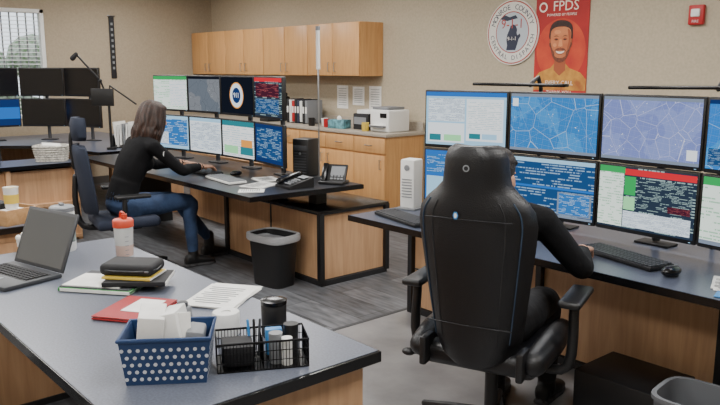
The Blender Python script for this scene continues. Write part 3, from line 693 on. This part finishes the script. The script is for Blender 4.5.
def human(name,loc,rz,J,top,legs,skin,female,hairstyle,hmat,yaw,pitch,extra=None):
    mb=MB();L=[]
    def T_(pts,rr,m,sub=4,n=18): v,f=g_tube(pts,rr,n,True,sub);L.append((v,f,m))
    w=.93 if female else 1.05
    sp=[Vector(p) for p in J['spine']]
    dims=[(.155,.115),(.130,.095),(.155,.112),(.172,.098),(.075,.062)]
    if not female: dims=[(.160,.12),(.155,.12),(.178,.128),(.195,.108),(.085,.07)]
    secs=[];N=5;pts=[];dd=[]
    for i in range(len(sp)-1):
        for k in range(N):
            t=k/N;p0=sp[max(i-1,0)];p1=sp[i];p2=sp[i+1];p3=sp[min(i+2,len(sp)-1)]
            pts.append(0.5*((2*p1)+(p2-p0)*t+(2*p0-5*p1+4*p2-p3)*t*t+(3*p1-p0-3*p2+p3)*t**3))
            ts=t*t*(3-2*t);dd.append((dims[i][0]*(1-ts)+dims[i+1][0]*ts,dims[i][1]*(1-ts)+dims[i+1][1]*ts))
    pts.append(sp[-1]);dd.append(dims[-1])
    for i,p in enumerate(pts):
        t=(pts[min(i+1,len(pts)-1)]-pts[max(i-1,0)]).normalized();U=Vector((1,0,0));V=t.cross(U).normalized();secs.append((p,U*dd[i][0],V*dd[i][1]))
    v,f=g_loft(secs[3:],28,2.3);L.append((v,f,top));v,f=g_loft([(secs[0][0]-Vector((0,0,.05)),secs[0][1]*.85,secs[0][2]*.9)]+secs[:4],28,2.3);L.append((v,f,legs))
    v,f=g_loft([(secs[k][0],secs[k][1]*1.06,secs[k][2]*1.08) for k in range(2,7)],28,2.3);L.append((v,f,top))
    T_([J['hipL'],J['hipR']],[.105,.105],legs)
    if female:
        for q in(-1,1): v,f=g_ell(sp[2]+Vector((q*.07,.09,.0)),(.06,.05,.06));L.append((v,f,top))
    for sd in('L','R'):
        sh,el,wr=[Vector(p) for p in J['arm'+sd]]
        T_([sp[3]+(sh-sp[3])*.45+Vector((0,0,.02)),sh],[.062*w,.062*w],top)
        T_([sh,sh.lerp(el,.35),el,el.lerp(wr,.35),el.lerp(wr,.92)],[.060*w,.055*w,.047*w,.046*w,.033*w],top)
        T_([el.lerp(wr,.85),wr+(wr-el).normalized()*.01],[.027*w,.026*w],skin)
        hp,kn,an=[Vector(p) for p in J['leg'+sd]]
        T_([hp,hp.lerp(kn,.4),kn,kn.lerp(an,.3),kn.lerp(an,.95)],[.098*w,.088*w,.066*w,.062*w,.046*w],legs)
    T_([sp[4]+(sp[4]-sp[3])*-.3,Vector(J['head'])+Vector((0,-.03,-.08))],[.052 if female else .062]*2,skin)
    T_([sp[4]+Vector((0,-.005,-.02)),sp[4]+Vector((0,0,.012))],[.070,.066],top)
    add_baked(mb,L,.0095,3)
    for sd in('L','R'):
        sh,el,wr=[Vector(p) for p in J['arm'+sd]]
        fd=J.get('hdir'+sd) or (wr-el);mb_s=(1 if sd=='L' else -1)
        hand(mb,wr+(wr-el).normalized()*.012,fd,J.get('hpal'+sd,(0,0,-1)),(mb_s,0,.0),J.get('curl',.45),skin,.92 if female else 1.0)
        an=Vector(J['leg'+sd][2]);fdv=Vector(J['foot'+sd]).normalized();zz=Vector((0,0,1));side=fdv.cross(zz)
        g=an.copy();g.z=0
        Ls=[];sec=[]
        for f_,w_,h_ in ((-.075,.022,.03),(-.06,.036,.042),(-.02,.038,.050),(.04,.042,.040),(.10,.048,.030),(.15,.044,.024),(.18,.028,.016)):
            sec.append((g+fdv*f_+zz*(h_+.012),side*w_,zz*h_))
        v,f=g_loft(sec,20,2.4);Ls.append((v,f,SHOE))
        v,f=g_tube([g+zz*.06,an+zz*.03],[.045,.042],16);Ls.append((v,f,SHOE))
        sec=[(g+fdv*f_+zz*.010,side*w_,zz*.010) for f_,w_ in ((-.085,.02),(-.07,.038),(-.02,.042),(.04,.045),(.10,.051),(.15,.047),(.188,.026))]
        v,f=g_loft(sec,20,4);Ls.append((v,f,SOLE))
        add_baked(mb,Ls,.006,2)
    head(mb,J['head'],yaw,pitch,skin,hairstyle,hmat,.90 if female else .96)
    if extra: extra(mb)
    return mb.done(name,loc,rz,recalc=False)
JW=dict(spine=[(0,-.03,.55),(0,.0,.70),(0,.075,.87),(0,.15,1.00),(0,.195,1.075)],
 hipL=(-.085,.0,.54),hipR=(.085,.0,.54),head=(0,.270,1.205),
 armR=[(.185,.165,1.01),(.25,.36,.82),(.13,.60,.815)],armL=[(-.185,.165,1.01),(-.25,.36,.82),(-.15,.60,.815)],
 hdirR=(-.1,1,-.12),hdirL=(.1,1,-.12),
 legR=[(.09,.03,.545),(.13,.47,.54),(.12,.50,.11)],legL=[(-.09,.03,.545),(-.10,.48,.52),(-.08,.76,.16)],
 footR=(.1,1,0),footL=(-.05,1,0),curl=.4)
def wextra(mb):
    mb.disc((0,0,0),.022,.022,WHT,Matrix.Translation((.250,.225,.955))@Matrix.Rotation(rad(90),4,'Y')@Matrix.Rotation(rad(-30),4,'X'),16)
human('seated_woman',(WC[0],WC[1],0),0,JW,BTOP,JEAN,SKIN,True,'long',HAIR,rad(-4),rad(-14),wextra)
JM=dict(spine=[(-.03,-.08,.55),(-.03,-.07,.70),(-.02,-.04,.86),(-.01,.0,.985),(-.01,.03,1.055)],
 hipL=(-.115,-.05,.54),hipR=(.055,-.05,.54),head=(-.035,.085,1.135),
 armR=[(.185,.02,.985),(.325,.12,.79),(.28,.37,.80)],armL=[(-.205,.02,.985),(-.32,.12,.79),(-.16,.35,.80)],
 hdirR=(-.05,1,-.15),hdirL=(.3,1,-.15),
 legR=[(.07,-.02,.545),(.12,.40,.53),(.12,.50,.11)],legL=[(-.11,-.02,.545),(-.15,.40,.53),(-.10,.40,.11)],
 footR=(.12,1,0),footL=(-.1,1,0),curl=.4)
human('seated_man',(GC[0],GC[1],0),GR,JM,BTOP,TROU,SKIN,False,'short',HAIRM,rad(-6),rad(-12))

# ---------------------------------------------------------------- desk items
def keyboard(loc,rz,mat=BLK,km=DKG):
    s=MB();s.box((0,0,.011),(.44,.15,.018),mat,bev=.005)
    for r_ in range(6):
        for k in range(21):
            if r_==0 and 4<=k<=9: continue
            s.box((-.205+k*.0205,-.058+r_*.0225,.023),(.016,.017,.007),km)
    s.box((-.072,-.058,.023),(.12,.017,.007),km)
    s.done('keyboard',loc,rz)
keyboard((-1.70,3.06,.74),rad(-14));keyboard((-2.99,2.92,.74),rad(-12));keyboard((-5.50,3.0,.74),rad(2));keyboard((-4.98,2.92,.74),rad(-6),WHT,GRY)
def mouse(loc,rz):
    s=MB();s.ell((0,0,.013),(.031,.055,.022),BLKG);s.cyl((0,0,-.001),.03,.006,BLK);s.box((0,.03,.034),(.006,.018,.006),GRY,bev=.002);s.done('computer_mouse',loc,rz)
mouse((-1.42,2.95,.7495),rad(-10));mouse((-5.15,3.12,.7495),0)
def paper(loc,rz,n=3,w=.216,l=.28,name='paper_sheet',mat=PAPER,ink=True):
    s=MB();rn=random.Random(int(loc[0]*100))
    for i in range(n): s.box((rn.uniform(-.01,.01),rn.uniform(-.01,.01),.0012+.002*i),(w,l,.0016),mat,r=(0,0,rn.uniform(-.06,.06)))
    if ink:
        for k in range(9): s.box((-.01,-l*.38+k*l*.085,.0012+.002*n),(w*(.7 if k%3 else .5),.006,.0006),GRY)
    s.done(name,loc,rz)
paper((-1.19,3.0,.741),rad(20),2,.15,.2);paper((-4.60,2.98,.741),rad(20),3,.18,.25);paper((-4.42,2.80,.741),rad(-35),2,.14,.18);paper((-4.80,3.18,.741),rad(80),4,.16,.22);paper((-2.37,1.36,.7515),rad(35),4,.2,.27)
s=MB();s.box((0,0,.002),(.13,.09,.003),BLUE,bev=.001).box((0,.02,.004),(.10,.03,.001),WHT);s.done('id_card',(-1.12,2.85,.742),rad(15))
def phone(loc,rz):
    s=MB()
    T=Matrix.Rotation(rad(90),4,'Z')@Matrix.Rotation(rad(90),4,'X')
    s.prism([(-.10,0),(.11,.0),(.11,.075),(-.10,.02)],-.10,.10,BLK,T)
    s.box((-.065,0,.07),(.05,.20,.03),BLKG,r=(rad(14),0,0),bev=.012);s.box((-.065,.08,.083),(.055,.05,.035),BLKG,r=(rad(14),0,0),bev=.012);s.box((-.065,-.08,.045),(.055,.05,.035),BLKG,r=(rad(14),0,0),bev=.012)
    s.box((.03,.06,.072),(.09,.045,.004),GRY,r=(rad(14),0,0))
    for i in range(3):
        for j in range(4): s.box((.005+i*.028,-.07+j*.026,.038+j*.0067),(.018,.014,.007),GRY,r=(rad(14),0,0))
    s.tube([(-.10,-.06,.02),(-.13,-.02,.008),(-.12,.06,.008),(-.10,.08,.02)],.004,BLK,sub=5,n=6)
    s.done('desk_phone',loc,rz)
phone((-4.38,3.14,.74),rad(-5));phone((-.80,3.0,.74),rad(-10))
# upright display phone
s=MB();s.box((0,.02,.012),(.20,.15,.024),BLK,bev=.008);s.box((0,.035,.075),(.20,.02,.15),BLK,r=(rad(-30),0,0),bev=.008)
T=Matrix.Translation((0,.023,.080))@Matrix.Rotation(rad(60),4,'X')
s.box((.03,.02,.0),(.11,.07,.004),GRY,M=T);s.box((-.07,.0,.010),(.045,.15,.025),BLKG,M=T,bev=.01)
for i in range(4):
    for j in range(2): s.box((-.01+i*.027,-.045+j*.022,.002),(.018,.012,.005),GRY,M=T)
s.done('desk_phone',(-4.31,3.45,.74),rad(30))
def laptop(loc,rz,ang=105,w=.34,d=.24,scr=OFFS):
    s=MB();s.box((0,0,.010),(w,d,.018),DKG,bev=.006);s.box((0,.03,.0195),(w*.88,d*.45,.002),BLK)
    for r_ in range(5):
        for k in range(14): s.box((-w*.41+k*w*.063,-.012+r_*.020,.022),(w*.05,.015,.004),BLKM)
    s.box((0,-.075*d/.24,.0195),(.10,.055*d/.24,.002),GRY)
    T=Matrix.Translation((0,d/2,.018))@Matrix.Rotation(-rad(ang),4,'X')
    s.box((0,-d/2,.004),(w,d,.010),DKG,bev=.004,M=T);s.quad([(-w*.46,-d*.06,-.0015),(w*.46,-d*.06,-.0015),(w*.46,-d*.95,-.0015),(-w*.46,-d*.95,-.0015)],scr,M=T)
    s.done('laptop',loc,rz)
laptop((-3.17,.83,.75),rad(14),112,.36,.25,pbr('laptop_screen_glare',(88,90,92),.25))
s=MB()
TW=wood('tray_wood',(190,150,104),(160,118,76),.5,'x')
s.box((0,0,.006),(.30,.20,.012),TW)
for q in(-1,1): s.box((0,q*.097,.045),(.30,.010,.085),TW,bev=.002);s.box((q*.147,0,.045),(.010,.20,.085),TW,bev=.002)
s.box((-.05,0,.06),(.12,.1,.09),BLKM,bev=.005);s.box((.07,0,.045),(.10,.12,.06),PAPER)
s.done('wooden_tray',(-4.40,1.16,.75),rad(20))
s=MB();s.lathe((0,0,0),[(.030,0),(.034,.02),(.040,.12),(.041,.125),(.037,.12),(.032,.01)],WHT);s.cyl((0,0,.115),.037,.004,YEL);s.cyl((0,0,.06),.0375,.05,YEL,r2=.0395);s.done('paper_cup',(-4.335,1.18,.826),0)
s=MB();s.lathe((0,0,0),[(.052,0),(.055,.01),(.055,.185),(.052,.19)],WHT);s.lathe((0,0,.19),[(.056,0),(.056,.018),(.050,.024),(.02,.026)],GRY)
s.cyl((0,0,.10),.0556,.11,pbr('canister_label',(150,162,158),.5,var=.3,scale=30));s.box((0,0,.222),(.03,.02,.012),GRY,bev=.004);s.done('wipes_canister',(-3.50,1.17,.75))
L=[];rn=random.Random(8)
for i in range(16):
    v,f=g_ell((rn.uniform(-.05,.05),rn.uniform(-.04,.04),rn.uniform(.02,.09)),(rn.uniform(.015,.04),rn.uniform(.015,.04),rn.uniform(.015,.035)),Euler((rn.random()*3,rn.random()*3,0)).to_matrix(),8,5);L.append((v,f,PAPER))
s=MB();add_baked(s,L,.007,0)
zm=min(v[2] for v in s.v);s.v=[(a,b_,c_-zm) for a,b_,c_ in s.v]
s.done('crumpled_paper_bag',(-3.53,1.02,.75))
s=MB();CLR=pbr('bottle_clear_plastic',(214,214,212),.18);ORC=pbr('orange_red_cap',(206,74,48),.4)
s.lathe((0,0,0),[(.034,0),(.036,.01),(.042,.15),(.043,.16)],CLR);s.lathe((0,0,.16),[(.045,0),(.045,.028),(.040,.034),(.018,.038)],ORC);s.cyl((.015,0,.208),.012,.02,ORC);s.tube([(-.03,0,.195),(-.02,0,.222),(.015,0,.222)],.005,ORC,sub=4,n=8)
for k in range(5): s.box((.0385+.0004*k,-.004,.04+k*.02),(.002,.016,.002),GRY)
s.cyl((0,0,.055),.0372,.05,pbr('bottle_tint',(214,184,172),.25),r2=.0392);s.done('shaker_bottle',(-3.11,1.30,.75))
s=MB();s.box((0,0,.010),(.30,.24,.016),GREEN,bev=.003).box((.005,-.004,.010),(.29,.235,.012),PAPER).box((0,0,.020),(.29,.23,.004),DKG).box((-.02,-.02,.0235),(.24,.17,.003),PAPER).done('green_folder',(-2.80,1.10,.75),rad(38))
s=MB();s.box((0,0,.010),(.24,.18,.018),BLKM,bev=.002).box((.003,.003,.010),(.238,.176,.013),PAPER);s.done('notebook',(-2.70,1.18,.7752),rad(52))
s=MB();s.box((0,0,.006),(.20,.15,.010),YEL,bev=.002).box((.002,.002,.006),(.199,.149,.006),PAPER);s.done('notebook',(-2.72,1.17,.7945),rad(40))
s=MB();s.box((0,0,.024),(.215,.145,.046),BLKM,bev=.018,seg=4).tube([(-.1,.06,.024),(-.1,-.066,.024),(.1,-.066,.024),(.1,.06,.024)],.003,DKG,sub=3,n=6).box((.09,-.074,.024),(.015,.012,.005),SILV);s.done('zip_case',(-2.73,1.17,.806),rad(42))
s=MB();s.box((0,0,.006),(.20,.24,.006),DRED,bev=.002).box((0,.003,.010),(.19,.23,.004),PAPER).box((0,0,.0145),(.20,.24,.004),DRED,bev=.002).box((.02,.02,.018),(.10,.14,.002),PAPER);s.done('red_folder',(-2.42,1.04,.75),rad(35))
def basket(loc,rz):
    s=MB();A,B=.122,.085;h=.13
    def wall(ax,ay,bx,by):
        s.geo(([Vector(p) for p in ((ax*.88,ay*.88,.0),(bx*.88,by*.88,.0),(bx,by,h),(ax,ay,h),(ax*.84,ay*.84,.004),(bx*.84,by*.84,.004),(bx*.955,by*.955,h),(ax*.955,ay*.955,h))],[(0,1,2,3),(5,4,7,6),(3,2,6,7),(1,0,4,5),(0,3,7,4),(2,1,5,6)]),BASKET,False)
        a=Vector((ax,ay));b_=Vector((bx,by));n=int((b_-a).length/.022);d=(b_-a).normalized();nn=Vector((d.y,-d.x))
        for r_ in range(5):
            z=.018+r_*.021;k=.88+.12*z/h
            for i in range(n):
                t=(i+.5+(.25 if r_%2 else -.25))/n
                p=(a.lerp(b_,t))*k+nn*.0012
                T=Matrix.Translation((p.x,p.y,z))@Matrix(((d.x,0,nn.x,0),(d.y,0,nn.y,0),(0,1,0.09,0),(0,0,0,1)))
                s.disc((0,0,0),.0055,.0055,BASKH,T,10)
    wall(-A,-B,A,-B);wall(A,-B,A,B);wall(A,B,-A,B);wall(-A,B,-A,-B)
    s.box((0,0,.004),(A*1.72,B*1.72,.006),BASKET)
    s.tube([(-A,-B,h),(A,-B,h),(A,B,h),(-A,B,h),(-A,-B,h)],.006,BASKET,n=8)
    s.box((-.05,.0,.11),(.07,.11,.16),PAPER,r=(.1,.12,.1),bev=.003);s.box((.02,.01,.115),(.05,.12,.14),WHT,r=(-.08,-.2,-.1),bev=.004);s.box((.0,-.035,.11),(.13,.012,.15),PAPER,r=(-.25,0,.1));s.box((.07,-.01,.08),(.05,.09,.12),GRY,r=(0,.15,0),bev=.01)
    s.box((-.06,.035,.10),(.05,.02,.13),BLUE,r=(.2,.1,0),bev=.002)
    s.done('storage_basket',loc,rz)
basket((-1.845,.885,.75),rad(55))
s=MB();MESH=pbr('black_wire_mesh',(20,20,22),.4,metal=.6)
A,B,h=.13,.065,.085
for z in (.004,.03,.058,h): s.tube([(-A,-B,z),(A,-B,z),(A,B,z),(-A,B,z),(-A,-B,z)],.0035 if z==h else .0014,MESH,n=6)
for i in range(29):
    x=-A+2*A*i/28
    for q in(-1,1): s.tube([(x,q*B,.003),(x,q*B,h)],.0011,MESH,n=4,round_=False)
for i in range(15):
    y=-B+2*B*i/14
    for q in(-A,0,A): s.tube([(q,y,.003),(q,y,h)],.0011,MESH,n=4,round_=False)
s.box((0,0,.003),(2*A,2*B,.004),MESH)
s.box((-.07,0,.04),(.09,.10,.06),BLKM,bev=.006);s.cyl((.04,-.02,.05),.02,.09,GRY);s.cyl((.09,.02,.055),.022,.10,BLK);s.cyl((.07,-.04,.045),.016,.08,WHT);s.box((.04,.035,.05),(.05,.03,.08),BLUE,bev=.004)
for k in range(3): s.tube([(-.03+k*.012,.03,.01),(-.035+k*.018,.045,.115)],.004,[BLUE,BLK,DKG][k],n=8)
s.done('mesh_desk_organizer',(-1.745,1.125,.75),rad(62))
s=MB();s.lathe((0,0,0),[(.036,0),(.040,.01),(.041,.105),(.038,.11)],BLK);s.lathe((0,0,.11),[(.042,0),(.042,.012),(.03,.016),(.012,.017)],BLKG);s.done('travel_tumbler',(-1.90,1.275,.75))
s=MB();s.lathe((0,0,0),[(.042,0),(.044,.004),(.044,.072),(.042,.075),(.016,.075),(.016,.07)],WHT);s.done('paper_roll',(-2.02,1.17,.75))
s=MB();s.lathe((0,0,0),[(.026,0),(.030,.005),(.030,.05),(.026,.06),(.012,.062)],GRY);s.lathe((0,0,.062),[(.018,0),(.018,.012),(.012,.016)],DKG);s.done('pill_bottle',(-2.20,1.11,.75))
n=28
def rr_ring(ax,ay,z,p=4):
    return [Vector((math.copysign(abs(math.cos(2*math.pi*j/n))**(2/p),math.cos(2*math.pi*j/n))*ax,math.copysign(abs(math.sin(2*math.pi*j/n))**(2/p),math.sin(2*math.pi*j/n))*ay,z)) for j in range(n)]
s=MB()
s.geo(g_rings([rr_ring(.145,.105,0),rr_ring(.175,.13,.37),rr_ring(.185,.14,.372),rr_ring(.185,.14,.385),rr_ring(.17,.125,.385),rr_ring(.14,.10,.02)]),BLK,True)
LIN=pbr('trash_liner',(180,182,186),.35,bump=.8,bscale=60)
s.geo(g_rings([rr_ring(.186,.141,.34),rr_ring(.194,.149,.355),rr_ring(.192,.147,.392),rr_ring(.172,.127,.395),rr_ring(.15,.11,.2),rr_ring(.12,.09,.1)]),LIN,True)
s.done('trash_can',(-4.50,3.03,0),rad(8))
s=MB();s.geo(g_rings([rr_ring(.12,.10,0),rr_ring(.15,.13,.42),rr_ring(.158,.138,.425),rr_ring(.158,.138,.44),rr_ring(.142,.122,.44),rr_ring(.11,.09,.02)]),pbr('grey_bin',(92,94,98),.6),True);s.done('recycling_bin',(-1.08,2.56,0),rad(5))
def tower(loc,rz,w=.20,d=.42,h=.42,mat=BLK,name='computer_tower'):
    s=MB();s.box((0,0,h/2+.01),(w,d,h),mat,bev=.008)
    s.box((0,-d/2-.003,h*.8),(w*.8,.006,.04),DKG,bev=.002)
    for k in range(8): s.box((0,-d/2-.003,h*.15+k*.022),(w*.75,.004,.008),DKG)
    s.cyl((0,-d/2-.004,h*.65),.01,.006,SILV,rot=(rad(90),0,0))
    for a in(-1,1):
        for b_ in(-1,1): s.box((a*w*.4,b_*d*.4,.007),(.025,.03,.014),DKG)
    s.done(name,loc,rz)
tower((-1.62,3.08,0),rad(90),.34,.42,.20)
tower((-4.74,3.52,.74),rad(20),.15,.16,.30)
s=MB();s.box((0,0,.16),(.10,.11,.30),WHT,bev=.01);s.box((0,0,.006),(.13,.14,.012),GRY,bev=.003)
for k in range(7): s.box((0,-.057,.08+k*.018),(.07,.004,.006),GRY)
s.cyl((0,-.058,.26),.018,.006,GRY,rot=(rad(90),0,0));s.done('desktop_speaker',(-3.22,3.20,.74),rad(15))
s=MB();s.cyl((0,0,.006),.05,.012,DKG);s.tube([(0,0,.01),(0,0,.86)],.007,SILV,n=10);s.cyl((0,0,1.0),.016,.30,WHT);s.cyl((0,0,1.16),.018,.03,GRY);s.done('status_light_pole',(-4.62,3.30+.26,.74))
s=MB()
s.tube([(-2.55,3.56,.745),(-2.55,3.56,1.49),(-2.55,3.46,1.505)],.012,BLK,sub=3);s.tube([(-1.52,3.56,.745),(-1.52,3.56,1.49),(-1.52,3.48,1.505)],.012,BLK,sub=3)
s.box((-2.60,3.42,1.508),(.60,.05,.018),BLKG,r=(0,0,rad(5)),bev=.006);s.box((-1.45,3.44,1.513),(1.0,.05,.018),BLKG,r=(0,rad(-1),rad(-3)),bev=.006)
s.done('task_light_bar')
s=MB();s.cyl((-7.72,3.15,.752),.05,.024,BLK);s.tube([(-7.72,3.15,.76),(-7.72,3.15,1.25)],.014,BLK)
s.tube([(-7.72,3.15,1.25),(-7.66,3.05,1.47),(-7.81,2.87,1.74)],.010,BLK);s.tube([(-7.72,3.15,1.25),(-7.60,3.12,1.42),(-7.43,3.32,1.23)],.009,BLK)
s.ell((-7.66,3.05,1.47),(.018,.018,.018),BLK);s.tube([(-7.81,2.87,1.74),(-7.83,2.84,1.70)],[.02,.028],BLKM)
s.box((-7.66,3.06,1.30),(.26,.02,.18),BLK,r=(0,0,rad(35)),bev=.005);s.done('boom_arm_stand')
s=MB();rn=random.Random(2)
for k in range(9):
    s.box((-.14+k*.035,0,.13+rn.uniform(0,.03)),(.02,.22,.22+rn.uniform(0,.03)),[PAPER,WHT,PAPER,GRY][k%4],r=(0,rn.uniform(-.12,.12),0))
s.box((0,0,.008),(.36,.25,.014),BLKM);s.box((-.175,0,.07),(.008,.25,.13),BLKM);s.box((.175,0,.07),(.008,.25,.13),BLKM);s.done('document_rack',(-7.80,3.42,.74),rad(35))
s=MB();WK=pbr('wicker_white',(200,196,186),.8,bump=.8,bscale=40,var=.2,scale=50)
s.geo(g_rings([rr_ring(.13,.10,0),rr_ring(.155,.12,.15),rr_ring(.145,.11,.15),rr_ring(.12,.09,.015)]),WK,True)
for k in range(7):
    z=.01+k*.022;e=.025*z/.15;q=rr_ring(.133+e,.103+e,z);s.tube(q+[q[0]],.006,WK,n=6)
s.box((0,0,.13),(.16,.12,.06),PAPER,r=(.1,.1,.3),bev=.004);s.done('wicker_basket',(-7.13,2.33,.74),rad(60))
s=MB();s.box((0,0,.05),(.24,.14,.10),DKG,bev=.01);s.box((0,-.06,.102),(.18,.05,.004),GRY);s.done('label_printer',(-7.15,1.75,.74),rad(80))
def mug(loc,mat):
    s=MB();s.lathe((0,0,0),[(.034,0),(.038,.005),(.040,.09),(.041,.095),(.037,.093),(.034,.01)],mat);s.tube([(.038,0,.075),(.066,0,.07),(.066,0,.03),(.037,0,.022)],.005,mat,sub=5,n=8);s.done('mug',loc,random.random()*3)
CZ=.918
s=MB();s.box((0,0,.12),(.30,.32,.24),WHT,bev=.02,seg=3);s.box((0,-.02,.255),(.25,.25,.03),GRY,bev=.008);s.box((0,-.17,.06),(.22,.08,.02),GRY,bev=.004);s.box((.07,-.162,.18),(.10,.006,.05),BLKG);s.box((0,-.18,.075),(.18,.08,.004),PAPER);s.done('printer',(-5.93,5.55,CZ),0)
s=MB();s.box((0,0,.09),(.25,.28,.18),BLKM,bev=.012);s.box((0,-.142,.10),(.2,.006,.08),GRY);s.box((0,0,.20),(.20,.2,.04),PAPER,r=(0,0,.2));s.done('label_printer',(-6.30,5.58,CZ),0)
s=MB()
for k in range(8):
    s.box((-.2+k*.055,0,.15),(.045,.24,.30-.02*(k%3)),[BLKM,WHT,RED,BLKM,NAVY,WHT,BLKM,GRY][k],bev=.003);s.box((-.2+k*.055,-.122,.17),(.03,.003,.08),PAPER)
s.done('ring_binders',(-7.55,5.6,CZ))
mug((-6.85,5.40,CZ),RED);mug((-6.98,5.47,CZ),WHT);mug((-7.12,5.38,CZ),BLK);mug((-6.12,5.36,CZ),YEL)
s=MB();s.box((0,0,.16),(.20,.24,.32),BLK,bev=.02);s.box((0,-.06,.34),(.19,.30,.06),BLK,bev=.02);s.box((0,-.17,.02),(.19,.14,.04),BLK,bev=.01)
s.lathe((0,-.16,.05),[(.05,0),(.06,.05),(.05,.10),(.045,.11)],pbr('coffee_glass',(40,24,16),.1));s.tube([(.05,-.19,.13),(.09,-.22,.13),(.09,-.22,.07),(.055,-.19,.06)],.008,BLK,sub=4,n=8);s.done('coffee_maker',(-8.1,5.58,CZ))
s=MB();s.box((0,0,.05),(.24,.13,.10),pbr('tissue_box',(90,140,150),.6,var=.4,scale=20),bev=.003);s.geo(g_ell((0,0,.11),(.035,.02,.035),None,8,5),PAPER);s.done('tissue_box',(-6.62,5.40,CZ),.2)
for i,(x,z,hh) in enumerate(((-6.5,1.25,.28),(-6.8,1.27,.22),(-7.1,1.25,.28))):
    s=MB();s.box((0,0,0),(.21,.003,hh),PAPER)
    for k in range(8): s.box((0,-.002,hh*.36-k*hh*.1),(.15,.001,.006),GRY)
    s.done('posted_notice',(x,Y1-.004,z))
